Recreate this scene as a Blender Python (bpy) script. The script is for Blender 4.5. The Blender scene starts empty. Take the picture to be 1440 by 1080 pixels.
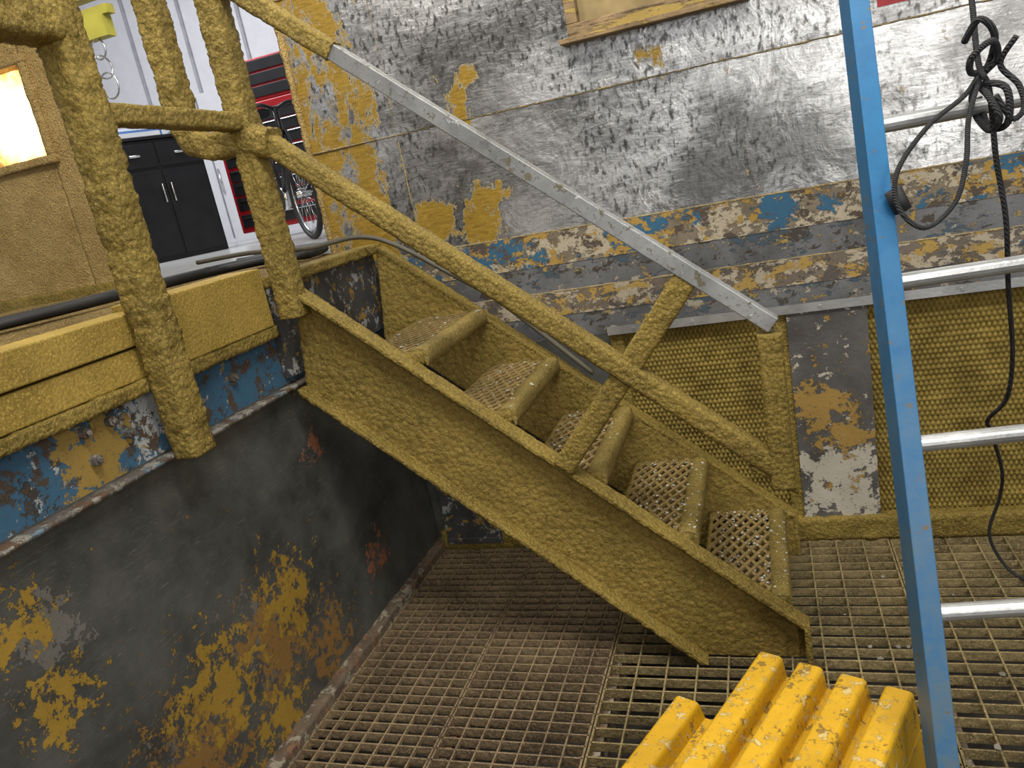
import bpy, bmesh, math, random
from mathutils import Vector as V, noise, Matrix
random.seed(4)
ZF=-1.553      # pit floor (authoring frame: eye level = 0; everything is lifted at the end)
DECK=-.17
sc=bpy.context.scene
# ---------------------------------------------------------------- materials
class M:
    def __init__(s,name):
        s.mat=bpy.data.materials.new(name); s.mat.use_nodes=True
        s.nt=s.mat.node_tree; s.b=s.nt.nodes['Principled BSDF']
        s.tc=s.nt.nodes.new('ShaderNodeTexCoord').outputs['Object']
    def n(s,t): return s.nt.nodes.new(t)
    def lk(s,a,b): s.nt.links.new(a,b)
    def put(s,sock,v):
        if isinstance(v,bpy.types.NodeSocket): s.lk(v,sock)
        elif v is not None:
            if isinstance(v,(tuple,list)) and len(v)==3 and sock.type=='RGBA': v=(*v,1)
            sock.default_value=v
    def vec(s,scale=(1,1,1),loc=(0,0,0),rot=(0,0,0)):
        m=s.n('ShaderNodeMapping'); s.lk(s.tc,m.inputs[0]); m.inputs['Scale'].default_value=scale
        m.inputs['Location'].default_value=loc; m.inputs['Rotation'].default_value=rot; return m.outputs[0]
    def noise(s,scale,detail=4,rough=.55,dist=0,vec=None):
        m=s.n('ShaderNodeTexNoise'); s.lk(vec or s.tc,m.inputs['Vector'])
        m.inputs['Scale'].default_value=scale; m.inputs['Detail'].default_value=detail
        m.inputs['Roughness'].default_value=rough; m.inputs['Distortion'].default_value=dist
        return m.outputs['Fac']
    def vor(s,scale,vec=None,feature='F1',rand=1):
        m=s.n('ShaderNodeTexVoronoi'); s.lk(vec or s.tc,m.inputs['Vector']); m.feature=feature
        m.inputs['Scale'].default_value=scale; m.inputs['Randomness'].default_value=rand
        return m.outputs['Distance']
    def wave(s,scale,vec=None,dist=0,axis='X',det=2):
        m=s.n('ShaderNodeTexWave'); s.lk(vec or s.tc,m.inputs['Vector']); m.bands_direction=axis
        m.inputs['Scale'].default_value=scale; m.inputs['Distortion'].default_value=dist; m.inputs['Detail'].default_value=det
        return m.outputs['Fac']
    def thr(s,f,a,b):
        m=s.n('ShaderNodeMapRange'); s.put(m.inputs[0],f); m.inputs[1].default_value=a; m.inputs[2].default_value=b
        m.clamp=True; return m.outputs[0]
    def m(s,op,a,b=None):
        m=s.n('ShaderNodeMath'); m.operation=op; s.put(m.inputs[0],a)
        if b is not None: s.put(m.inputs[1],b)
        return m.outputs[0]
    def mix(s,f,a,b):
        m=s.n('ShaderNodeMix'); m.data_type='RGBA'; s.put(m.inputs[0],f); s.put(m.inputs[6],a); s.put(m.inputs[7],b)
        return m.outputs[2]
    def sep(s):
        m=s.n('ShaderNodeSeparateXYZ'); s.lk(s.tc,m.inputs[0]); return m.outputs
    def spots(s,lst):
        r=None
        for p,rad in lst:
            d=s.n('ShaderNodeVectorMath'); d.operation='DISTANCE'; s.lk(s.tc,d.inputs[0]); d.inputs[1].default_value=p
            k=s.thr(d.outputs['Value'],rad,0)
            r=k if r is None else s.m('MAXIMUM',r,k)
        return r
    def bump(s,h,dist=.004,st=1,nrm=None):
        m=s.n('ShaderNodeBump'); s.put(m.inputs['Height'],h); m.inputs['Distance'].default_value=dist
        m.inputs['Strength'].default_value=st
        if nrm: s.lk(nrm,m.inputs['Normal'])
        return m.outputs[0]
    def out(s,col,rough=.8,metal=0,nrm=None,spec=.4):
        s.put(s.b.inputs['Base Color'],col); s.put(s.b.inputs['Roughness'],rough); s.put(s.b.inputs['Metallic'],metal)
        s.b.inputs['Specular IOR Level'].default_value=spec
        if nrm: s.lk(nrm,s.b.inputs['Normal'])
        return s.mat

def ochre(name,lo=(.135,.092,.018),hi=(.31,.218,.046),sc1=34,bd=.006,rough=.6,wear=None,spec=.3,crease=.3):
    m=M(name)
    a=m.noise(5,3,.6); v=m.vor(sc1,vec=None)
    n2=m.noise(sc1*1.5,4,.7,.8)
    col=m.mix(m.thr(m.m('ADD',m.m('MULTIPLY',a,.45),m.m('MULTIPLY',n2,.55)),.38,.62),lo,hi)
    col=m.mix(m.m('MULTIPLY',m.thr(v,.5,.85),crease),col,tuple(c*.45 for c in lo))
    fine=m.noise(200,1,.6); col=m.mix(m.thr(fine,.55,.75),col,tuple(c*1.25 for c in hi))
    if wear: col=m.mix(m.thr(m.noise(wear[1],5,.7),wear[2],wear[2]+.05),col,wear[0])
    h=m.m('ADD',m.m('MULTIPLY',v,-.8),m.m('ADD',n2,m.m('MULTIPLY',fine,.2)))
    return m.out(col,rough,0,m.bump(h,bd,1),spec)
OCH=ochre('ochre_overspray',sc1=75,bd=.006)
OCHW=ochre('ochre_overspray_wrinkled',lo=(.165,.112,.023),hi=(.32,.222,.05),sc1=52,bd=.0065,crease=.3)
OCHWALL=ochre('ochre_overspray_wall',lo=(.28,.175,.05),hi=(.54,.38,.145),sc1=110,bd=.007,rough=.85)
OCHDECK=ochre('ochre_deck',lo=(.14,.095,.03),hi=(.36,.25,.095),sc1=90,bd=.003)
OCHBEAM=ochre('ochre_beam_face',lo=(.22,.145,.025),hi=(.40,.275,.06),sc1=110,bd=.0016,rough=.62,crease=.25)
OCHDARK=ochre('ochre_grating',lo=(.12,.09,.042),hi=(.34,.26,.12),sc1=60,bd=.002)
BROWNGR=ochre('brown_grating',lo=(.115,.08,.05),hi=(.32,.23,.125),sc1=60,bd=.002)
TREADNOSE=ochre('tread_nose_worn',lo=(.13,.095,.022),hi=(.31,.22,.06),sc1=80,bd=.003,wear=((.22,.20,.14),18,.64))

def plain(name,col,rough=.5,metal=0,var=.15,bump=.0006,bs=60):
    m=M(name); n=m.noise(8,3); c=m.mix(m.thr(n,.3,.7),tuple(x*(1-var) for x in col),tuple(min(1,x*(1+var)) for x in col))
    return m.out(c,rough,metal,m.bump(m.noise(bs,2),bump,.6))

BLU=(.030,.105,.18)
def layered(name,base,layers,rough=.6,metal=0,stretch=(1,1,1),bd=.002,basevar=.35,scratch=0,rg=.74,speckle=.5,sf=.30):
    """layers: (color, scale, threshold, offset, spots|None)"""
    m=M(name); v0=m.noise(5,4,.65)
    col=m.mix(m.thr(v0,.35,.65),tuple(c*(1-basevar) for c in base),tuple(c*(1+basevar) for c in base))
    if scratch:
        s1=m.thr(m.noise(6,3,.8,1.5,vec=m.vec((2,2,40),rot=(.7,0,0))),.62,.70)
        s2=m.thr(m.noise(6,3,.8,1.5,vec=m.vec((2,2,40),rot=(-.4,0,0))),.63,.70)
        col=m.mix(m.m('MULTIPLY',m.m('MAXIMUM',s1,s2),scratch),col,tuple(min(1,c*2.0+.06) for c in base))
    cover=None
    for i,(c,scl,t,off,sp) in enumerate(layers):
        f=m.noise(scl,6,rg,.2,vec=m.vec(stretch,(off,off*.7,-off)))
        if sp: f=m.m('ADD',f,m.m('MULTIPLY',m.spots(sp),sf))
        k=m.thr(f,t,t+.012)
        cc=m.mix(v0,tuple(x*.62 for x in c),tuple(min(1,x*1.3) for x in c))
        e=m.thr(f,t-.02,t); col=m.mix(m.m('MULTIPLY',e,.45),col,(.05,.035,.02))
        col=m.mix(k,col,cc)
        cover=k if cover is None else m.m('MAXIMUM',cover,k)
    fn=m.noise(80,3,.7)
    speck=m.thr(fn,.60,.66)
    col=m.mix(m.m('MULTIPLY',speck,speckle),col,(.07,.05,.03))
    h=m.m('ADD',cover,m.m('MULTIPLY',fn,.6)) if cover is not None else fn
    mt=metal
    if metal and cover is not None: mt=m.m('MULTIPLY',m.m('SUBTRACT',1,cover),metal)
    r=m.m('ADD',rough,m.m('MULTIPLY',cover,.2)) if cover is not None else rough
    return m.out(col,r,mt,m.bump(h,bd,.8))

def aluminium(name,off=0,top=0,left=.16):
    m=M(name); x,y,z=m.sep()
    big=m.noise(1.9,3,.55,.6,vec=m.vec((1,1,1.6),(off,0,off)))
    sw=m.noise(6,4,.6,3.0)                                   # swirly sanding marks
    brush=m.noise(9,5,.75,2.2,vec=m.vec((1.2,1,7),rot=(0,.35,0)))
    t_=m.m('ADD',m.m('MULTIPLY',big,.55),m.m('ADD',m.m('MULTIPLY',sw,.20),m.m('MULTIPLY',brush,.25)))
    col=m.mix(m.thr(t_,.42,.58),(.25,.245,.235),(.78,.77,.75))
    mask=m.thr(m.m('ADD',m.noise(1.7,3,.5,vec=m.vec((1,1,1),(3+off,2,1))),top),.44,.58)
    fine=m.noise(40,3,.6,.2,vec=m.vec((1.4,1,.75),rot=(0,.25,0)))
    col=m.mix(m.m('MULTIPLY',m.m('MULTIPLY',m.thr(fine,.50,.64),mask),.85),col,(.055,.052,.048))
    grit=m.noise(120,3,.7); col=m.mix(m.m('MULTIPLY',m.thr(grit,.55,.68),.3),col,(.08,.07,.06))
    f=m.noise(6,6,.76,.3,vec=m.vec((1.3,1,.65),(off*3,0,0)))
    g=m.thr(x,-1.22,-1.50); f=m.m('ADD',f,m.m('MULTIPLY',g,left))
    lowz=m.m('MULTIPLY',m.thr(z,-.02,-.25),m.thr(x,-.3,-1.1))
    f=m.m('ADD',f,m.m('MULTIPLY',lowz,.05))
    sp3=m.spots([((-1.04,2.85,.25),.09),((-1.03,2.85,.31),.08),((-.98,2.85,.37),.075),((-.98,2.85,-.06),.12),((-1.0,2.85,-.17),.13),((-1.22,2.85,-.12),.12),((-.30,2.85,.30),.10)])
    f=m.m('ADD',f,m.m('MULTIPLY',sp3,.32))
    kw=m.thr(f,.635,.65); k=m.thr(f,.655,.67)
    col=m.mix(m.m('MULTIPLY',m.thr(f,.60,.64),.5),col,(.08,.06,.04))
    col=m.mix(kw,col,(.32,.27,.18)); col=m.mix(k,col,m.mix(m.thr(brush,.3,.7),(.15,.09,.014),(.37,.23,.035)))
    met=m.m('MULTIPLY',m.m('SUBTRACT',1,kw),.88)
    rough=m.m('ADD',m.m('MULTIPLY',m.thr(brush,.3,.7),.18),.23)
    h=m.m('ADD',m.m('MULTIPLY',sw,.7),m.m('ADD',m.m('MULTIPLY',fine,.18),m.m('MULTIPLY',brush,.18)))
    return m.out(col,rough,met,m.bump(h,.006,.7))
ALU=aluminium('scuffed_aluminium_sheet')
ALU2=aluminium('scuffed_aluminium_sheet_upper',4,.10,.19)
ALUBAR=plain('bare_aluminium',(.50,.50,.48),.38,.8,.3,.001,80)
SILVER=layered('worn_galvanised',(.29,.29,.28),[((.13,.11,.06),26,.60,2,None),((.42,.42,.41),30,.62,5,None)],.5,.6,bd=.0008)
BOARD1=layered('flaky_paint_mixed',(.17,.135,.09),[((.40,.34,.24),14,.50,1,None),(BLU,9,.575,4,[((-1.02,2.85,-.27),.16),((-.45,2.85,-.29),.15),((.05,2.85,-.29),.10),((.75,2.85,-.25),.08)]),((.34,.21,.045),14,.56,7,None),((.075,.055,.04),15,.57,9,None)],.65,stretch=(.8,1,1.1),bd=.003)
BOARD2=layered('flaky_paint_grey',(.11,.11,.11),[((.05,.075,.095),9,.56,21,None),((.30,.27,.20),18,.59,1,None),((.32,.21,.05),17,.60,7,None),((.05,.038,.028),17,.58,3,None)],.4,stretch=(.7,1,1.1),bd=.002)
BOARD3=layered('flaky_paint_yellow',(.12,.095,.07),[((.37,.31,.22),18,.50,11,None),((.34,.22,.055),16,.53,17,None),((.035,.09,.14),12,.62,13,None),((.08,.07,.06),15,.56,3,None)],.6,stretch=(.7,1,1.1),bd=.003)
POSTM=layered('flaky_post',(.085,.08,.075),[((.44,.40,.32),18,.61,1,[((.20,2.85,-1.32),.30)]),((.31,.19,.045),17,.62,7,[((.12,2.85,-1.0),.18),((.20,2.85,-1.12),.14)])],.5,bd=.003,sf=.26)
DARKST=layered('dark_scuffed_steel',(.105,.106,.095),[
    ((.25,.10,.05),18,.67,5,[((-1.53,2.32,-1.30),.17),((-1.53,2.12,-.755),.13),((-1.53,1.2,-1.42),.2)]),
    ((.14,.13,.11),16,.70,3,[((-1.53,1.05,-.75),.2),((-1.53,1.6,-1.2),.35),((-1.53,1.1,-1.3),.3)]),
    ((.23,.125,.035),18,.66,23,[((-1.53,1.66,-1.24),.36),((-1.53,1.30,-1.3),.36),((-1.53,1.9,-1.4),.3)]),
    ((.32,.195,.028),17,.665,1,[((-1.53,1.78,-1.14),.28),((-1.53,1.42,-1.20),.34),((-1.53,.98,-.70),.17),((-1.53,1.0,-.9),.17),((-1.53,1.6,-1.45),.25)])],
    .36,.4,bd=.0012,scratch=.75,speckle=.3,rg=.78,sf=.25)
BLUEB=layered('blue_flaky_beam',(.05,.047,.042),[((.035,.10,.165),6,.45,2,None),((.34,.35,.34),18,.62,6,[((-1.53,1.48,-.40),.15)]),((.07,.045,.028),13,.55,12,None),((.28,.18,.04),18,.63,9,[((-1.53,1.3,-.45),.16)])],.5,bd=.002,rg=.75)
FLANGE=layered('chipped_flange',(.10,.085,.07),[((.24,.22,.18),18,.52,2,None),((.12,.17,.20),16,.60,6,None),((.10,.055,.03),16,.55,9,None)],.7,bd=.002)
RISER=layered('grey_riser',(.05,.05,.05),[((.30,.30,.28),16,.56,3,None),((.28,.18,.04),16,.57,8,None)],.5,bd=.002)
RUSTY=layered('rusty_curb',(.12,.085,.055),[((.28,.24,.17),17,.53,2,None),((.20,.11,.06),14,.57,7,None)],.8,bd=.003)
YBOX=layered('worn_yellow_plastic',(.54,.30,.010),[((.24,.14,.02),22,.60,2,None),((.56,.41,.15),34,.58,5,None)],.42,bd=.0008,basevar=.14,speckle=.45)
def ladderblue():
    m=M('blue_fibreglass'); x,y,z=m.sep()
    n=m.noise(18,5,.7); dirt=m.m('MULTIPLY',m.thr(z,-.1,-1.1),m.thr(n,.28,.60))
    col=m.mix(n,(.005,.075,.20),(.015,.165,.34)); col=m.mix(m.m('MULTIPLY',dirt,.7),col,(.10,.12,.11))
    col=m.mix(m.thr(m.noise(30,4,.7),.62,.67),col,(.12,.09,.04))
    return m.out(col,.45,0,m.bump(n,.0006,.6))
LBLUE=ladderblue()
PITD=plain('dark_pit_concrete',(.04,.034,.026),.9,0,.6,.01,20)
CONC=plain('workshop_concrete',(.42,.42,.41),.25,0,.12,.0005)
WHITEW=plain('white_panel',(.66,.66,.69),.5,0,.04)
BLACKM=plain('black_metal',(.012,.012,.013),.35,0,.3)
CHROME=plain('chrome',(.7,.7,.7),.2,1,.05,.0001)
REDM=plain('red_enamel',(.30,.010,.015),.3,0,.15)
RUBBER=plain('black_rubber',(.018,.018,.018),.6,0,.3)
HOSEM=plain('grey_rubber_hose',(.09,.08,.055),.6,0,.3)
ROPEM=(lambda m:m.out(m.mix(m.noise(90,3),(.012,.012,.014),(.06,.06,.06)),.9,0,m.bump(m.wave(120,dist=1,axis='DIAGONAL'),.002)))(M('dark_rope'))
WOOD=layered('weathered_wood',(.24,.16,.075),[((.36,.25,.07),12,.55,3,None),((.10,.065,.03),13,.58,6,None)],.7,stretch=(.2,1,2),bd=.002)
REDST=layered('red_stripe_paint',(.30,.02,.025),[((.5,.5,.49),16,.64,3,None)],.5,bd=.001)
GLASSY=plain('dusty_pane',(.30,.22,.10),.3,0,.3)
CARD=plain('white_carton',(.75,.77,.8),.6,0,.05)
CARDB=plain('blue_carton',(.10,.22,.5),.5,0,.1)
YPL=plain('lime_plastic',(.42,.38,.06),.5,0,.2)
CHIP=plain('paint_chip',(.50,.48,.40),.7,0,.3)
CHIPD=plain('paint_chip_dull',(.24,.22,.17),.8,0,.4)
def lampmat():
    m=M('dusty_warm_lamp'); s=m.spots([((-3.20,2.9,.66),.32)])
    n=m.noise(16,4,.6)
    k=m.m('ADD',s,m.m('MULTIPLY',m.m('SUBTRACT',n,.5),.6))
    col=m.mix(m.thr(k,.15,.8),(1,.40,.06),(1,.78,.38))
    m.put(m.b.inputs['Emission Color'],col); m.put(m.b.inputs['Emission Strength'],m.m('ADD',m.m('MULTIPLY',m.thr(k,.2,.8),7.5),.5))
    m.put(m.b.inputs['Base Color'],(.3,.2,.08)); return m.mat
LAMP=lampmat()

# ---------------------------------------------------------------- mesh builder
def nz(p,amp,f=38):
    return amp*(noise.noise(p*f*.4)*.7+noise.noise(p*f)*.7+(.35-abs(noise.noise(p*f*1.5+V((3,1,7)))))*1.5)
class B:
    def __init__(s,name,mats,parent=None):
        s.name=name; s.bm=bmesh.new(); s.mats=mats; s.parent=parent; s.mi=0
    def hexa(s,c,step=None,amp=0,f=38,mi=None):
        """c = 8 corners indexed [i][j][k]"""
        mi=s.mi if mi is None else mi
        P=[[[V(c[i][j][k]) for k in (0,1)] for j in (0,1)] for i in (0,1)]
        def pt(u,v,w):
            r=V((0,0,0))
            for i,a in ((0,1-u),(1,u)):
                for j,b in ((0,1-v),(1,v)):
                    for k,d in ((0,1-w),(1,w)): r+=P[i][j][k]*(a*b*d)
            return r
        L=[max((P[1][j][k]-P[0][j][k]).length for j in (0,1) for k in (0,1)),
           max((P[i][1][k]-P[i][0][k]).length for i in (0,1) for k in (0,1)),
           max((P[i][j][1]-P[i][j][0]).length for i in (0,1) for j in (0,1))]
        N=[max(1,int(math.ceil(l/step))) if step else 1 for l in L]
        sgn=(P[1][0][0]-P[0][0][0]).cross(P[0][1][0]-P[0][0][0]).dot(P[0][0][1]-P[0][0][0])
        cache={}
        def vt(a,b,d):
            k=(a,b,d)
            if k not in cache: cache[k]=s.bm.verts.new(pt(a/N[0],b/N[1],d/N[2]))
            return cache[k]
        fs=[]
        for ax in range(3):
            o=[q for q in range(3) if q!=ax]
            for side in (0,1):
                for a in range(N[o[0]]):
                    for b in range(N[o[1]]):
                        q=[]
                        for da,db in ((0,0),(1,0),(1,1),(0,1)):
                            idx=[0,0,0]; idx[ax]=side*N[ax]; idx[o[0]]=a+da; idx[o[1]]=b+db
                            q.append(vt(*idx))
                        flip=(side==0)^(ax==1)^(sgn<0)
                        if flip: q.reverse()
                        fc=s.bm.faces.new(q); fc.material_index=mi; fs.append(fc)
        if amp:
            for fc in fs: fc.normal_update(); fc.smooth=True
            vs=list(cache.values())
            nn=[]
            for v in vs:
                n=V((0,0,0))
                for fc in v.link_faces: n+=fc.normal
                nn.append(n.normalized())
            for v,n in zip(vs,nn): v.co+=n*nz(v.co,amp,f)
        return s
    def box(s,x0,x1,y0,y1,z0,z1,**k):
        return s.hexa([[[(x,y,z) for z in (z0,z1)] for y in (y0,y1)] for x in (x0,x1)],**k)
    def obox(s,O,U,W_,H,**k):
        O,U,W_,H=V(O),V(U),V(W_),V(H)
        return s.hexa([[[O+U*i+W_*j+H*l for l in (0,1)] for j in (0,1)] for i in (0,1)],**k)
    def quadprism(s,q,y0,y1,**k):
        """q: 4 (x,z): topA, topB, botB, botA"""
        a,b,c,d=q
        return s.hexa([[[(p[0],y,p[1]) for p in (lo,hi)] for y in (y0,y1)] for lo,hi in ((d,a),(c,b))],**k)
    def tube(s,pts,r,seg=12,step=None,amp=0,f=38,sq=2,rx=None,up=None,mi=None,cap=True,smooth=True,rot=0):
        mi=s.mi if mi is None else mi
        pts=[V(p) for p in pts]
        if step:
            q=[]
            for a,b in zip(pts,pts[1:]):
                n=max(1,int((b-a).length/step))
                q+=[a.lerp(b,i/n) for i in range(n)]
            pts=q+[pts[-1]]
        rings=[]; prev=None
        for i,p in enumerate(pts):
            t=(pts[min(i+1,len(pts)-1)]-pts[max(i-1,0)]).normalized()
            if prev is None:
                u=V(up) if up else (V((0,0,1)) if abs(t.z)<.9 else V((0,1,0)))
            else: u=prev
            u=(u-t*u.dot(t)).normalized(); prev=u; w=t.cross(u)
            ring=[]
            for j in range(seg):
                a=2*math.pi*j/seg+rot; ca,sa=math.cos(a),math.sin(a)
                k=(abs(ca)**sq+abs(sa)**sq)**(-1/sq)
                d=u*(ca*k*r)+w*(sa*k*(rx or r)); co=p+d
                if amp: co+=d.normalized()*nz(co,amp,f)
                ring.append(s.bm.verts.new(co))
            rings.append(ring)
        for a,b in zip(rings,rings[1:]):
            for j in range(seg):
                fc=s.bm.faces.new((a[j],a[(j+1)%seg],b[(j+1)%seg],b[j])); fc.material_index=mi; fc.smooth=smooth
        if cap:
            for ring,fl in ((rings[0],1),(rings[-1],0)):
                fc=s.bm.faces.new(ring[::-1] if fl else ring); fc.material_index=mi
        return s
    def prof(s,prof,O,A,Bv,L,step=None,amp=0,f=38,mi=None,smooth=True):
        """closed profile [(a,b)] in axes A,Bv swept along vector L from O"""
        mi=s.mi if mi is None else mi
        O,A,Bv,L=V(O),V(A),V(Bv),V(L); n=max(1,int(L.length/step)) if step else 1
        rings=[]
        cen=sum((O+A*a+Bv*b for a,b in prof),V((0,0,0)))/len(prof)
        for i in range(n+1):
            ring=[]
            for a,b in prof:
                co=O+A*a+Bv*b+L*(i/n)
                if amp: co+=((O+A*a+Bv*b)-cen).normalized()*nz(co,amp,f)
                ring.append(s.bm.verts.new(co))
            rings.append(ring)
        m=len(prof)
        for a,b in zip(rings,rings[1:]):
            for j in range(m):
                fc=s.bm.faces.new((a[j],a[(j+1)%m],b[(j+1)%m],b[j])); fc.material_index=mi; fc.smooth=smooth
        for ring,fl in ((rings[0],1),(rings[-1],0)):
            fc=s.bm.faces.new(ring[::-1] if fl else ring); fc.material_index=mi
        return s
    def bis(s,co,no):
        g=list(s.bm.verts)+list(s.bm.edges)+list(s.bm.faces)
        bmesh.ops.bisect_plane(s.bm,geom=g,plane_co=co,plane_no=no,clear_outer=True); return s
    def chip(s,x,y,z,r):
        a=random.uniform(0,6.28); vs=[]; h=random.uniform(.001,.004)
        for q in range(5):
            rr=r*random.uniform(.6,1.2); vs.append((x+rr*math.cos(a+q*1.256),y+rr*math.sin(a+q*1.256)))
        lo=[s.bm.verts.new((p[0],p[1],z)) for p in vs]; hi=[s.bm.verts.new((p[0],p[1],z+h*random.uniform(.5,1.5))) for p in vs]
        s.bm.faces.new(hi); s.bm.faces.new(lo[::-1])
        for q in range(5): s.bm.faces.new((lo[q],lo[(q+1)%5],hi[(q+1)%5],hi[q]))
    def done(s,bevel=0,recalc=True):
        if recalc: bmesh.ops.recalc_face_normals(s.bm,faces=s.bm.faces)
        me=bpy.data.meshes.new(s.name); s.bm.to_mesh(me); s.bm.free()
        for m in s.mats: me.materials.append(m)
        o=bpy.data.objects.new(s.name,me); sc.collection.objects.link(o)
        if s.parent: o.parent=s.parent
        if bevel:
            b=o.modifiers.new('b','BEVEL'); b.width=bevel; b.segments=2; b.limit_method='ANGLE'
        return o
def empty(name,parent=None):
    o=bpy.data.objects.new(name,None); o.empty_display_size=.1; sc.collection.objects.link(o)
    if parent: o.parent=parent
    return o
def smooth_path(pts,n=8):
    pts=[V(p) for p in pts]; out=[]
    for i in range(len(pts)-1):
        p0=pts[max(i-1,0)];p1=pts[i];p2=pts[i+1];p3=pts[min(i+2,len(pts)-1)]
        for k in range(n):
            t=k/n
            out.append(.5*((2*p1)+(p2-p0)*t+(2*p0-5*p1+4*p2-p3)*t*t+(3*p1-p0-3*p2+p3)*t**3))
    return out+[pts[-1]]
def expanded(b,x0,x1,y0,y1,z,ang=.45,pitch=.032,w=.006,h=.008,along='y',mi=None):
    """diamond expanded-metal mesh clipped to a rectangle"""
    for sgn in (1,-1):
        d=V((math.sin(ang)*sgn,math.cos(ang),0)) if along=='y' else V((math.cos(ang),math.sin(ang)*sgn,0))
        nrm=V((-d.y,d.x,0)); C=V(((x0+x1)/2,(y0+y1)/2,z)); R_=(V((x1-x0,y1-y0,0)).length)/2
        k=-int(R_/pitch)-1
        while k*pitch<R_:
            o=C+nrm*(k*pitch); t0,t1=-9,9
            for ax,lo,hi in ((0,x0,x1),(1,y0,y1)):
                if abs(d[ax])<1e-6: continue
                a=(lo-o[ax])/d[ax]; c=(hi-o[ax])/d[ax]
                if a>c: a,c=c,a
                t0=max(t0,a); t1=min(t1,c)
            if t1-t0>.01:
                zo=V((0,0,.0015*sgn))
                b.obox(o+d*t0-nrm*w/2+zo,d*(t1-t0),nrm*w,V((0,0,h)),mi=mi)
            k+=1

# ================================================================= SHELL
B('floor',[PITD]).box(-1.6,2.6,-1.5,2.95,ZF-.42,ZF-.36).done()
B('floor_workshop',[CONC]).box(-10,-1.0,2.96,9,DECK-.1,DECK).done()
b=B('wall_left',[DARKST,BLUEB])
b.box(-1.62,-1.532,-1.2,2.85,ZF-.4,-.52,mi=0)
b.box(-1.62,-1.533,-1.2,2.85,-.52,-.335,mi=1)
b.done()
b=B('trim_1',[FLANGE,OCHBEAM,OCH,RUSTY])
b.box(-1.535,-1.488,-1.2,2.2,-.535,-.524,step=.02,amp=.002,mi=0)          # lower beam flange
b.box(-1.62,-1.494,-.9,1.56,-.352,-.318,step=.010,amp=.004,mi=2)          # lumpy angle below deck
b.box(-1.535,-1.49,1.56,2.05,-.355,-.318,step=.010,amp=.004,mi=2)
b.box(-1.54,-1.49,-1.2,2.85,ZF-.02,ZF+.035,step=.015,amp=.006,mi=3)          # curb
b.done()
b=B('trim_2',[OCHBEAM])
b.box(-1.62,-1.508,-.9,1.56,-.316,-.238).box(-1.62,-1.500,-.9,1.56,-.232,-.150)
b.box(-1.62,-1.485,1.56,2.03,-.316,-.132).done(.004)
bt=B('hex_bolts',[FLANGE])
for y,z in ((1.28,-.385),(1.40,-.43),(1.285,-.455),(1.36,-.385),(1.82,-.42)):
    bt.tube([(-1.534,y,z),(-1.515,y,z)],.014,seg=6,smooth=False).tube([(-1.515,y,z),(-1.508,y,z)],.007,seg=8)
bt.done()

b=B('wall_back',[ALU,ALU2,BOARD1,BOARD2,BOARD3,REDST,DARKST,OCHWALL])
b.box(-1.71,2.6,2.87,2.95,ZF-.4,3.0,mi=6)
b.box(-1.70,-1.305,2.855,2.87,-.235,1.9,mi=1)
b.box(-1.303,2.6,2.852,2.87,-.235,.222,mi=0)
b.box(-1.303,2.6,2.848,2.87,.226,.80,mi=1)
b.box(.40,2.6,2.845,2.849,.275,.36,mi=5)
b.box(-1.303,2.6,2.852,2.87,.80,1.9,mi=1)
b.box(-1.70,2.6,2.849,2.87,-.365,-.24,mi=2)
b.box(-1.70,2.6,2.851,2.87,-.47,-.365,mi=3)
b.box(-1.70,2.6,2.849,2.87,-.565,-.47,mi=4)
b.box(-1.70,2.6,2.851,2.87,-.66,-.565,mi=3)
b.box(-1.53,-.60,2.852,2.87,ZF-.02,-.66,mi=6)
b.box(-1.71,-1.69,2.84,2.95,-.2,1.9,step=.015,amp=.005,mi=7)
b.done()
b=B('trim_3',[ALUBAR]); b.box(-.60,2.6,2.815,2.852,-.660,-.655).box(-.60,2.6,2.812,2.816,-.660,-.628)
for i in range(14): b.tube([(-.5+i*.22,2.812,-.644),(-.5+i*.22,2.808,-.644)],.006,seg=8)
b.done()
b=B('trim_4',[POSTM,OCH])
b.box(.045,.31,2.822,2.87,-1.47,-.66,mi=0)
b.box(.0,.05,2.835,2.87,-1.47,-.66,step=.012,amp=.003,mi=1)
b.box(-.60,-.55,2.835,2.87,-1.47,-.66,step=.012,amp=.003,mi=1)
b.box(-1.49,2.6,2.80,2.87,-1.555,-1.465,step=.014,amp=.006,mi=1)
b.done()
B('trim_6',[RISER]).box(-1.46,-1.20,2.79,2.852,-1.52,-1.20).box(-1.46,-1.20,2.782,2.79,-1.52,-1.49).done(.004)
b=B('trim_5',[OCHDARK])
for z in (.224,-.238,-.4695,.80): b.tube([(-1.70,2.852,z),(2.6,2.852,z)],.003,seg=6,step=.012,amp=.0025)
b.tube([(-1.304,2.852,-.23),(-1.304,2.852,1.9)],.003,seg=6,step=.012,amp=.003)
b.done()
FM=(lambda m:m.out(m.mix(m.thr(m.noise(7,4),.35,.65),(.14,.095,.015),(.26,.185,.038)),.8,0,m.bump(m.noise(120,2),.002)))(M('filter_media'))
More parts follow.
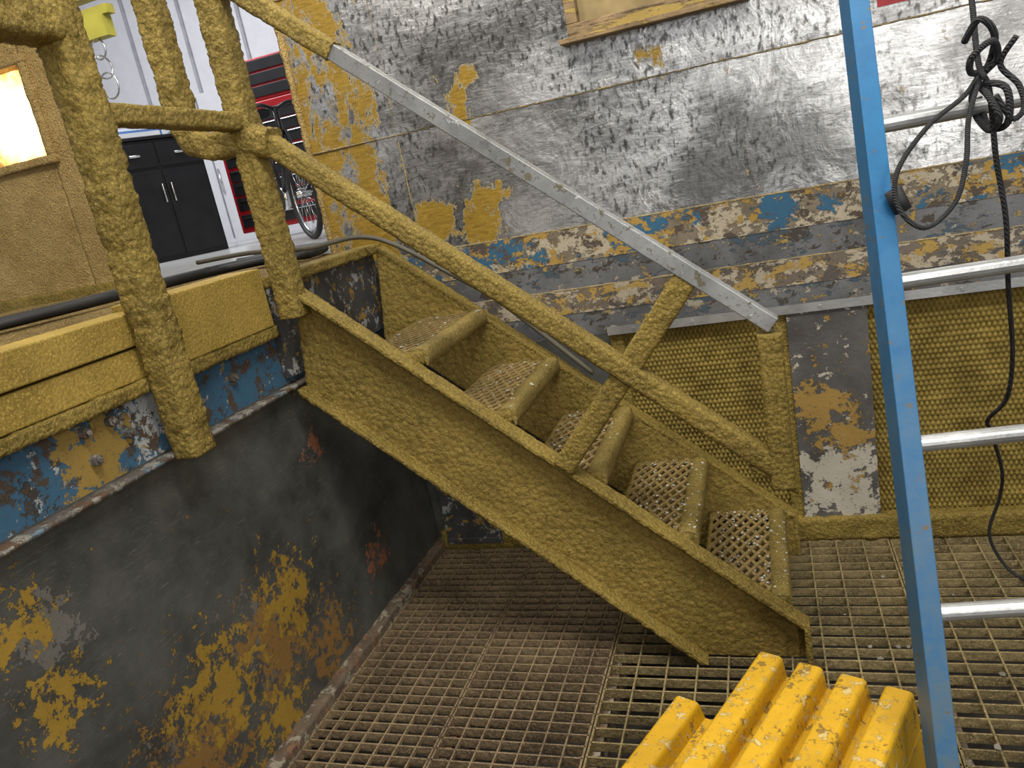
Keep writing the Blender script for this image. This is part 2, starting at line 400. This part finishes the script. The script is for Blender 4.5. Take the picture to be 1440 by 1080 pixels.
for i,(x0,x1) in enumerate(((-.55,.0),(.31,1.1))):
    b=B('air_filter',[FM]); dx=.0033; nxs=int((x1-x0)/dx); z0,z1=-1.465,-.66; dz=.0038; nzs=int((z1-z0)/dz)
    g=[]
    for a in range(nxs+1):
        col=[]
        for c in range(nzs+1):
            x=x0+(x1-x0)*a/nxs; z=z0+(z1-z0)*c/nzs
            row=math.floor(z/.019); sh=.5*(row%2)
            ux=abs((x/.0165+sh+.25*math.sin(z*9)*.2)%1-.5)*2; uz=abs((z/.019)%1-.5)*2
            d=.013*min(1,(1-ux)*1.5)*(1-.75*uz**3)+.005*noise.noise(V((x*22,0,z*22)))
            col.append(b.bm.verts.new((x,2.862-d,z)))
        g.append(col)
    for a in range(nxs):
        for c in range(nzs): b.bm.faces.new((g[a][c],g[a+1][c],g[a+1][c+1],g[a][c+1])).smooth=True
    b.done(recalc=False)
b=B('window_2',[WOOD,GLASSY]); 
b.box(-.57,.0,2.80,2.86,.40,.445,mi=0).box(-.57,-.53,2.80,2.86,.445,1.0,mi=0).box(-.04,.0,2.80,2.86,.445,1.0,mi=0).box(-.57,.0,2.80,2.86,1.0,1.04,mi=0)
b.box(-.53,-.04,2.838,2.848,.445,1.0,mi=1).box(-.60,.03,2.78,2.85,.385,.402,mi=0); b.done(.003)
b=B('wall_booth_left',[OCHWALL,OCH])
WX0,WX1,WZ0,WZ1=-3.75,-3.00,.47,.86
for x0,x1,z0,z1 in ((-4.6,WX0,-.2,2.2),(WX1,-2.78,-.2,2.2),(WX0,WX1,-.2,WZ0),(WX0,WX1,WZ1,2.2)):
    b.box(x0,x1,2.85,2.95,z0,z1,step=.016,amp=.005,f=60)
b.box(-4.6,-2.76,2.80,2.96,-.19,-.13,step=.015,amp=.006,mi=1)
b.done()
b=B('window_1',[OCHWALL,LAMP])
for x0,x1,z0,z1 in ((WX0-.03,WX1+.035,WZ1,WZ1+.035),(WX0-.03,WX1+.035,WZ0-.035,WZ0),(WX1,WX1+.035,WZ0,WZ1),(WX0-.03,WX0,WZ0,WZ1)):
    b.box(x0,x1,2.825,2.86,z0,z1,step=.012,amp=.003)
b.box(WX0,WX1,2.90,2.91,WZ0,WZ1,mi=1); b.done()
b=B('wall_workshop',[WHITEW,plain('grey_panel_seam',(.35,.35,.38),.5)])
b.box(-11,0,8.6,8.7,DECK,4)
for x in (-9.2,-8.2,-7.2,-6.4,-5.6,-4.8): b.box(x-.02,x+.02,8.57,8.61,DECK,4,mi=1)
b.done()
b=B('door_1',[WHITEW,plain('door_gap',(.25,.25,.27)),CHROME])
b.box(-6.7,-5.0,8.50,8.57,DECK,1.65)
for x in (-6.45,-6.05,-5.65,-5.25): b.box(x-.012,x+.012,8.494,8.501,DECK+.05,1.62,mi=1); b.tube([(x+.05,8.48,.45),(x+.05,8.48,.75)],.012,seg=8,mi=2)
b.done()

# ================================================================= PLATFORM DECK
root=empty('work_platform')
b=B('deck_mesh',[OCHDECK],root)
expanded(b,-3.4,-1.53,.3,2.83,DECK-.012,ang=.35,pitch=.03,w=.008,h=.008,along='x'); b.done(recalc=False)
B('deck_backing',[OCHDARK],root).box(-3.4,-1.62,-.9,2.84,DECK-.05,DECK-.03).done()
b=B('deck_nosing',[OCH,RISER],root)
b.box(-1.535,-1.455,2.07,2.80,DECK-.03,DECK+.005,step=.010,amp=.004)
b.box(-1.531,-1.50,2.07,2.80,-.50,-.20,mi=1)
b.done()

# ================================================================= STAIRCASE
st=empty('steel_staircase')
sl=.852
def ztop(x): return -.222-sl*(x+1.393)
nrm=V((.6485,0,.7612))
def stringer(nm,web,flg,dz=0,amp=.0020):
    A=(-1.42,ztop(-1.42)+dz); E=(.012,ztop(.012)+dz); Dd=(.012,-1.83+dz); Bq=(-1.475,-.555+dz)
    b=B(nm,[OCHW,OCH],st)
    b.quadprism([A,E,Dd,Bq],web[0],web[1],step=.0075,amp=amp,f=66)
    t=.013
    b.quadprism([A,E,(E[0],E[1]-t*1.4),(A[0],A[1]-t*1.4)],flg[0],flg[1],step=.008,amp=.0028,f=66,mi=1)
    b.quadprism([(Bq[0],Bq[1]+t*1.4),(Dd[0],Dd[1]+t*1.4),Dd,Bq],flg[0],flg[1],step=.008,amp=.0028,f=66,mi=1)
    b.box(.0,.016,flg[0],flg[1],ZF,E[1],step=.01,amp=.003,mi=1)
    b.bis((0,0,ZF),(0,0,-1)); b.done()
stringer('near_stringer',(2.09,2.105),(2.04,2.105))
stringer('far_stringer',(2.69,2.705),(2.69,2.755),.025)
chips=B('paint_chips',[CHIP],st)
for i in range(5):
    xn=-1.03+.25*i; zt=-.47-.2215*i
    b=B('tread_%d'%(i+1),[TREADNOSE,OCHDECK,OCH],st)
    pr=[(-.052,.001),(-.03,.004),(-.012,.004),(-.003,-.001),(.003,-.010),(.005,-.03),(.003,-.050),(-.004,-.052),(-.010,-.03),(-.014,-.016),(-.052,-.012)]
    b.prof(pr,(xn,2.11,zt),(1,0,0),(0,0,1),(0,.575,0),step=.008,amp=.0025,f=60)
    expanded(b,xn-.255,xn-.045,2.112,2.685,zt-.010,ang=.5,pitch=.033,w=.0115,h=.009,mi=1)
    b.box(xn-.262,xn-.25,2.11,2.685,zt-.045,zt-.002,step=.014,amp=.002,mi=2)
    b.box(xn-.26,xn-.01,2.105,2.117,zt-.045,zt-.004,step=.014,amp=.002,mi=2)
    b.box(xn-.26,xn-.01,2.678,2.69,zt-.045,zt-.004,step=.014,amp=.002,mi=2)
    b.done()
    for k in range(24+26*i):
        chips.chip(xn-random.uniform(.0,.24),random.uniform(2.13,2.67),zt+.002,random.uniform(.0015,.006))
chips.done()
b=B('paint_flakes',[CHIPD])
for k in range(16):
    x=random.uniform(.1,.5); y=1.7+round((random.uniform(.0,.9))/.0553)*.0553
    b.chip(x,y,ZF+.0005,random.uniform(.003,.011))
b.done()

hr=empty('handrail',st)
YR=2.05
def midz(x): return .275-.852*(x+1.413)
def topz(x): return -.49-.852*(x+.015)
S=dict(seg=28,step=.0065,sq=9)
b=B('rail_mid',[OCH],hr); b.tube([(-1.42,YR,midz(-1.42)),(.0,YR,midz(0))],.029,amp=.0024,f=70,**S); b.done()
b=B('rail_top_coated',[OCH],hr); b.tube([(-1.75,YR,topz(-1.75)),(-1.07,YR,topz(-1.07))],.026,amp=.0026,f=66,**S); b.done()
b=B('rail_top_bare',[SILVER],hr)
x0,x1=-1.09,.0
b.prof([(-.022,-.022),(.022,-.022),(.022,.022),(-.022,.022)],(x0,YR,topz(x0)),nrm,(0,1,0),(x1-x0,0,topz(x1)-topz(x0)),step=.02,amp=.0008,smooth=False)
b.done(.003)
b=B('post_end',[OCH],hr); b.tube([(-.012,YR,topz(0)-.02),(-.015,YR,-.965)],.031,amp=.0024,f=70,up=(0,1,0),**S)
b.quadprism([(-.045,-.86),(.02,-.86),(.02,-.985),(-.10,-.90)],YR-.02,YR+.02,step=.01,amp=.003); b.done()
b=B('post_brace',[OCH],hr); b.tube([(-.634,YR+.01,-.87),(-.205,YR+.01,-.35)],.033,rx=.028,amp=.0024,f=70,**S); b.done()
b=B('post_newel',[OCH],hr); b.tube([(-1.415,YR,-.30),(-1.41,YR,1.2)],.037,amp=.0055,f=52,up=(0,1,0),seg=32,step=.006,sq=8); b.done()
b=B('joint_lumps',[OCH],hr)
b.tube([(-1.45,YR,.25),(-1.33,YR,.215)],.042,amp=.0055,f=52,seg=28,step=.006,sq=5); b.done()

gr=empty('platform_guardrail')
T=dict(seg=34,step=.006,sq=7)
b=B('post_front',[OCH],gr); b.tube([(-1.45,1.51,-.535),(-1.45,1.51,1.0)],.041,amp=.0062,f=50,up=(0,1,0),**T); b.done()
b=B('rail_mid',[OCH],gr); b.tube([(-1.445,1.51,.315),(-1.415,2.05,.29)],.025,amp=.003,f=55,**T); b.done()
b=B('rail_top',[OCH],gr); b.tube([(-1.45,.2,.51),(-1.45,1.52,.51)],.044,amp=.006,f=50,**T); b.done()
b=B('post_rear',[OCH],gr); b.tube([(-1.62,2.05,1.2),(-1.62,2.05,.34),(-1.60,2.05,.27),(-1.54,2.05,.245),(-1.41,2.05,.24)],.037,amp=.006,f=50,up=(0,1,0),**T); b.done()

# ================================================================= FLOOR GRATING
gt=empty('floor_grating')
def grating(nm,x0,x1,y0,y1,px,py,mat=OCHDARK,dz=0):
    b=B(nm,[mat],gt); zt=ZF+dz-.001
    b.box(x0+.002,x0+.008,y0,y1,zt-.03,zt); b.box(x1-.008,x1-.002,y0,y1,zt-.03,zt)
    n=round((x1-x0)/px)
    for i in range(1,n):
        xx=x0+(x1-x0)*i/n; b.box(xx-.0026,xx+.0026,y0,y1,zt-.014,zt-.001)
    n=round((y1-y0)/py)
    for i in range(n+1):
        yy=y0+(y1-y0)*i/n; b.box(x0+.004,x1-.004,yy-.0026,yy+.0026,zt-.028,zt)
    b.done(recalc=False)
grating('panel_1',-1.49,-1.05,.2,2.80,.063,.043,BROWNGR)
grating('panel_2',-1.05,-.60,.2,2.80,.064,.043,BROWNGR)
grating('panel_3',-.60,.33,.2,2.80,.093,.055,dz=-.002)
grating('panel_4',.33,1.26,.2,2.80,.093,.055,dz=-.004)
grating('panel_5',1.26,2.19,.2,2.80,.093,.055)
b=B('support_beams',[RUSTY],gt)
for x in (-1.05,-.6,.33,1.26): b.box(x-.03,x+.03,.2,2.85,ZF-.12,ZF-.034)
b.done()

# ================================================================= LADDER
ld=empty('extension_ladder')
dl=V((0,.3701,.929)); P0=V((.2,1.249,-1.113))
rv=V((.44,.055,0)); ru=rv.normalized(); nl=ru.cross(dl).normalized()*-1
if nl.y<0: nl=-nl
L0=-(1.553-1.113)/.929+.03; L1=4.0
for nm,off,sg in (('rail_left',V((-.01,0,0)),1),('rail_right',rv,-1)):
    b=B(nm,[LBLUE],ld); O=P0+dl*L0+off
    t=.006;w=.036;h=.04
    pr=[(0,-h),(w,-h),(w,-h+t),(t,-h+t),(t,h-t),(w,h-t),(w,h),(0,h)]
    b.prof(pr,O,ru*sg,nl,dl*(L1-L0),smooth=False); b.done(.0015)
b=B('rungs',[ALUBAR],ld)
k0=(-.612+1.113)/.929
for i in range(-3,12):
    c=P0+dl*(k0+.305*i)-V((.008,0,0))
    pr=[(.017*math.cos(a)*(1 if math.cos(a)<.6 else .8),.017*math.sin(a)) for a in [q*math.pi/8 for q in range(16)]]
    b.prof(pr,c,(0,0,1),(0,1,0),rv,smooth=False)
    b.tube([c+ru*.006,c+ru*.033],.024,seg=14)
b.done(.001)
b=B('feet',[RUBBER],ld)
for x,y in ((.182,0),(.60,.05)): b.box(x,x+.05,1.02+y,1.13+y,ZF,ZF+.035)
b.done(.004)
b=B('rail_clip',[RUBBER],ld); c=P0+dl*((-.19+1.113)/.929)
b.tube([c+V((.028,-.05,.03)),c+V((.043,-.05,-.01))],.016,seg=10); b.done()

rp=B('rope',[ROPEM],ld); R_=dict(seg=8,smooth=True)
rp.tube(smooth_path([(.398,1.98,.9),(.396,1.8,.45),(.393,1.70,.139),(.390,1.655,.03),(.40,1.63,-.02),(.413,1.65,-.139),(.435,1.68,-.26),(.455,1.75,-.404),(.50,1.9,-.60),(.512,2.0,-.741),(.50,2.12,-.84),(.528,2.2,-.913),(.60,2.4,-1.12),(.616,2.5,-1.256),(.60,2.56,-1.42),(.654,2.55,-1.545),(.72,2.45,-1.547)]),.0052,**R_)
rp.tube(smooth_path([(.398,1.66,.02),(.36,1.62,-.02),(.29,1.57,-.06),(.235,1.55,-.126),(.232,1.54,-.19),(.272,1.54,-.233),(.325,1.56,-.20),(.348,1.575,-.135),(.36,1.60,-.06),(.385,1.63,.0)]),.0045,**R_)
rp.tube(smooth_path([(.37,1.66,.07),(.385,1.62,.10),(.41,1.63,.07),(.405,1.66,.02),(.375,1.64,.015),(.37,1.61,.04),(.40,1.605,.06),(.415,1.64,.03),(.39,1.66,-.0),(.395,1.615,-.03),(.41,1.61,-.07),(.405,1.66,-.09),(.39,1.70,-.05),(.385,1.65,-.01),(.42,1.61,-.02),(.425,1.62,-.08),(.41,1.68,-.085),(.40,1.70,-.03)],6),.006,**R_)
rp.tube(smooth_path([(.405,1.61,-.03),(.43,1.615,-.075),(.45,1.62,-.06),(.445,1.63,-.02),(.42,1.64,.02),(.44,1.62,.06)],6),.005,**R_)
rp.done()

# ================================================================= RIBBED YELLOW STEP
rd=V((-.387,-.922,0)); wd=V((.922,-.387,0)); zc=-1.12
O=V((-.105,1.53,0)); Ln=.62
bx=empty('ribbed_plastic_step')
b=B('ribbed_top',[YBOX],bx)
pr=[]; pitch=.0875
for i in range(4):
    a=i*pitch
    pr+=[(a,-.05),(a+.006,-.006),(a+.012,0),(a+.054,0),(a+.060,-.006),(a+.066,-.05)]
pr+=[(4*pitch-.018,-.085),(0,-.085)]
b.prof(pr,O+V((0,0,zc)),wd,(0,0,1),rd*Ln,smooth=False); b.done(.005)
b=B('body',[YBOX],bx)
w4=4*pitch-.018
b.hexa([[[O+wd*(u*w4+(-.02 if (u==0 and l==0) else .02 if l==0 else 0))+rd*(j*Ln+(-.02 if (j==0 and l==0) else 0))+V((0,0,(ZF if l==0 else zc-.08))) for l in (0,1)] for j in (0,1)] for u in (0,1)])
b.done(.006)
b=B('lower_step',[YBOX],bx)
O2=O-wd*.175+rd*.13
b.hexa([[[O2+wd*(.02+.14*u)+rd*(j*.45)+V((0,0,(ZF if l==0 else zc-.115))) for l in (0,1)] for j in (0,1)] for u in (0,1)])
b.prof([(0.02,-.04),(.03,-.005),(.036,0),(.082,0),(.088,-.005),(.10,-.04)],O2+V((0,0,zc-.078)),wd,(0,0,1),rd*.45,smooth=False)
b.done(.005)

# ================================================================= CABLES
b=B('power_cable',[RUBBER])
for off,r in ((0,.020),(.045,.014),(-.04,.012)):
    b.tube(smooth_path([(-2.6,.9+off,-.14),(-2.22+off,1.71,-.142),(-2.1,2.12+off,-.141),(-2.03,2.55+off,-.143),(-1.85,2.66+off,-.143),(-1.66,2.60+off*2,-.145),(-1.8,2.9,-.145),(-2.4,3.3+off*4,-.152)]),r,seg=10)
b.done()
b=B('air_hose',[HOSEM])
b.tube(smooth_path([(-2.1,2.5,-.10),(-1.85,2.50,-.10),(-1.59,2.48,-.12),(-1.45,2.62,-.12),(-1.33,2.66,-.17),(-1.12,2.62,-.30),(-.97,2.66,-.43),(-.82,2.70,-.60),(-.66,2.725,-.78)]),.009,seg=10)
b.done()

# ================================================================= WORKSHOP CONTENTS
cab=empty('storage_cabinet')
fu=V((.39,.68,0)).normalized(); fl=.80; bk=V((-fu.y,fu.x,0))
Oc=V((-5.13,5.42,DECK)); Hc=1.04
b=B('carcass',[BLACKM],cab); b.obox(Oc,fu*fl,bk*.62,V((0,0,Hc))); b.obox(Oc+V((0,0,Hc))-fu*.02-bk*.02,fu*(fl+.04),bk*.66,V((0,0,.03)))
b.done(.008)
b=B('drawer_and_doors',[BLACKM,CHROME],cab)
for k in (0,1):
    s0=Oc-bk*.015+fu*(.02+k*(fl/2-.01))
    b.obox(s0+V((0,0,.04)),fu*(fl/2-.03),bk*.015,V((0,0,.74)))
    b.obox(s0+V((0,0,.81)),fu*(fl/2-.03),bk*.015,V((0,0,.20)))
    h=Oc-bk*.04+fu*(fl/2+(-.04 if k==0 else .04))
    b.tube([h+V((0,0,.50)),h+V((0,0,.66))],.009,seg=8,mi=1)
    c=s0-bk*.012+fu*(fl/4-.06)+V((0,0,.91)); b.tube([c,c+fu*.09],.012,seg=8,mi=1)
b.done(.003)
b=B('cartons_and_bottles',[CARD,CARDB,plain('bottle_plastic',(.5,.6,.62),.2)],cab)
q=Oc+V((0,0,Hc+.03))
b.obox(q+fu*.12+bk*.10,fu*.42,bk*.09,V((0,0,.07)),mi=1); b.obox(q+fu*.14+bk*.095,fu*.38,bk*.01,V((0,0,.05)),mi=0)
b.obox(q+fu*.10+bk*.25,fu*.5,bk*.12,V((0,0,.11)),mi=0)
for u,h in ((.03,.2),(.1,.16),(.62,.14),(-.0,.12)): 
    p=q+fu*(u+.04)+bk*.2
    b.tube([p,p+V((0,0,h*.7))],.032,seg=12,mi=2); b.tube([p+V((0,0,h*.7)),p+V((0,0,h))],.014,seg=10,mi=0)
b.done()
tc=empty('tool_chest')
b=B('carcass',[REDM],tc); b.box(-4.75,-3.7,6.4,6.95,DECK+.1,1.05); b.box(-4.55,-3.75,6.45,6.9,1.06,1.42); b.done(.01)
b=B('drawers',[BLACKM,REDM,CHROME],tc)
for z in (-.02,.14,.28,.41,.54,.66,.77,.88): 
    b.box(-4.71,-3.74,6.385,6.41,z,z+(.10 if z>.4 else .12),mi=0); b.box(-4.68,-3.77,6.374,6.388,z+.085,z+.092,mi=2)
for z in (1.09,1.20,1.31): b.box(-4.5,-3.8,6.435,6.455,z,z+.09,mi=0)
b.done(.003)
b=B('casters',[RUBBER],tc)
for x in (-4.6,-3.85):
    for y in (6.5,6.85): b.tube([(x-.02,y,DECK+.05),(x+.02,y,DECK+.05)],.05,seg=16)
b.done()
b=B('number_plate',[CARD,BLACKM],tc); b.box(-4.62,-4.48,6.36,6.372,.92,1.03).box(-4.585,-4.575,6.355,6.362,.94,1.01,mi=1).box(-4.545,-4.51,6.355,6.362,.94,.955,mi=1).box(-4.545,-4.535,6.355,6.362,.94,1.01,mi=1).box(-4.545,-4.51,6.355,6.362,.97,.98,mi=1).box(-4.52,-4.51,6.355,6.362,.94,.98,mi=1); b.done()

bk_=empty('bicycle')
dv=V((-.74,.67,0)).normalized(); wc=V((-2.80,4.5,DECK+.30)); up=V((0,0,1)); sd=dv.cross(up)
def wheel(nm,c,r):
    b=B(nm,[RUBBER,CHROME],bk_)
    ring=[c+dv*(r*math.cos(a))+up*(r*math.sin(a)) for a in [q*2*math.pi/40 for q in range(41)]]
    b.tube(ring,.02,seg=8,mi=0,cap=False)
    ring=[c+dv*((r-.03)*math.cos(a))+up*((r-.03)*math.sin(a)) for a in [q*2*math.pi/40 for q in range(41)]]
    b.tube(ring,.007,seg=6,mi=1,cap=False)
    for q in range(24):
        a=q*2*math.pi/24; b.tube([c+sd*(.02*(-1)**q),c+dv*((r-.03)*math.cos(a))+up*((r-.03)*math.sin(a))],.0015,seg=4,mi=1)
    b.tube([c-sd*.05,c+sd*.05],.02,seg=10,mi=1); b.done(recalc=False)
wheel('front_wheel',wc,.28); wheel('rear_wheel',wc+dv*.95,.28)
b=B('frame',[BLACKM,BLACKM,CHROME],bk_)
head=wc+dv*.16+up*.42; seat=wc+dv*.62+up*.45; bb=wc+dv*.5+up*.0; rear=wc+dv*.95
for s_ in (-.05,.05): b.tube([wc+sd*s_,head+sd*s_*.6],.014,seg=8); b.tube([rear+sd*s_,bb],.010,seg=8); b.tube([rear+sd*s_,seat],.010,seg=8)
b.tube([head,seat],.018,seg=8,mi=1); b.tube([head-up*.08,bb],.02,seg=8,mi=1); b.tube([bb,seat+up*.12],.016,seg=8)
b.tube([head-up*.1,head+up*.14],.02,seg=8,mi=0); b.tube(smooth_path([head+up*.16-sd*.28+dv*.08,head+up*.17-sd*.1,head+up*.14,head+up*.17+sd*.1,head+up*.16+sd*.28+dv*.08]),.013,seg=8)
b.tube([seat+up*.13-dv*.14,seat+up*.13+dv*.02,seat+up*.14+dv*.12],.035,rx=.05,seg=10)
b.tube([bb-sd*.02,bb+sd*.02],.08,seg=20,mi=2); b.tube([bb+sd*.06,bb+sd*.06-up*.16],.01,seg=6,mi=2); b.tube([bb-sd*.06,bb-sd*.06+up*.16],.01,seg=6,mi=2)
b.done()

b=B('hanging_hook_and_rings',[YPL,CHROME])
b.box(-2.80,-2.42,2.80,2.84,.93,.965,mi=0); b.box(-2.62,-2.45,2.795,2.845,.85,.93,mi=0).box(-2.60,-2.40,2.79,2.85,1.0,1.05,mi=0)
def ring(c,r,w,ax):
    a1=V((1,0,0)) if ax==0 else V((.3,.95,0)).normalized()
    b.tube([V(c)+a1*(r*math.cos(q*math.pi/12))+V((0,0,r*1.15*math.sin(q*math.pi/12))) for q in range(25)],w,seg=6,mi=1,cap=False)
ring((-2.54,2.82,.815),.035,.004,0); ring((-2.545,2.82,.745),.04,.004,1); ring((-2.54,2.82,.67),.045,.004,0); b.done()

# ================================================================= LIGHT / CAMERA
def area(nm,loc,tgt,sx,sy,e,col=(1,1,1)):
    l=bpy.data.lights.new(nm,'AREA'); l.shape='RECTANGLE'; l.size=sx; l.size_y=sy; l.energy=e; l.color=col
    o=bpy.data.objects.new(nm,l); sc.collection.objects.link(o); o.location=loc
    o.rotation_euler=(V(tgt)-V(loc)).to_track_quat('-Z','Y').to_euler()
area('ceiling_light_1',(.3,.6,2.6),(.0,1.9,-.8),2.4,.4,125,(1,.98,.92))
area('ceiling_light_2',(-1.6,1.2,2.7),(-1.2,2.0,-.8),.4,2.2,78,(1,.96,.88))
area('ceiling_light_3',(-5.2,5.2,3.2),(-5.2,6.2,0),3,2,190,(.95,.97,1))
area('booth_side_light_1',(1.5,-2.6,.85),(.2,2.85,.1),.8,1.3,58,(1,.98,.95))
area('booth_side_light_2',(3.2,-.6,.9),(-1.5,1.5,-.9),.5,1.2,28,(1,.96,.9))
w=bpy.data.worlds.new('World'); sc.world=w; w.use_nodes=True
w.node_tree.nodes['Background'].inputs[0].default_value=(.9,.92,1,1); w.node_tree.nodes['Background'].inputs[1].default_value=.33

cam=bpy.data.cameras.new('camera'); co=bpy.data.objects.new('camera',cam); sc.collection.objects.link(co); sc.camera=co
cam.sensor_fit='HORIZONTAL'; cam.sensor_width=36; cam.lens=1070/1440*36; cam.clip_start=.02
Fv=V((-.3299,.9066,-.2623)).normalized(); U=-V((-.0950,-.3092,-.9463)); U=(U-Fv*U.dot(Fv)).normalized(); Rv=Fv.cross(U)
co.matrix_world=Matrix(((Rv.x,U.x,-Fv.x,0),(Rv.y,U.y,-Fv.y,0),(Rv.z,U.z,-Fv.z,0),(0,0,0,1)))
for o in bpy.data.objects:
    if o.parent is None: o.location.z+=1.553
sc.view_settings.view_transform='Standard'
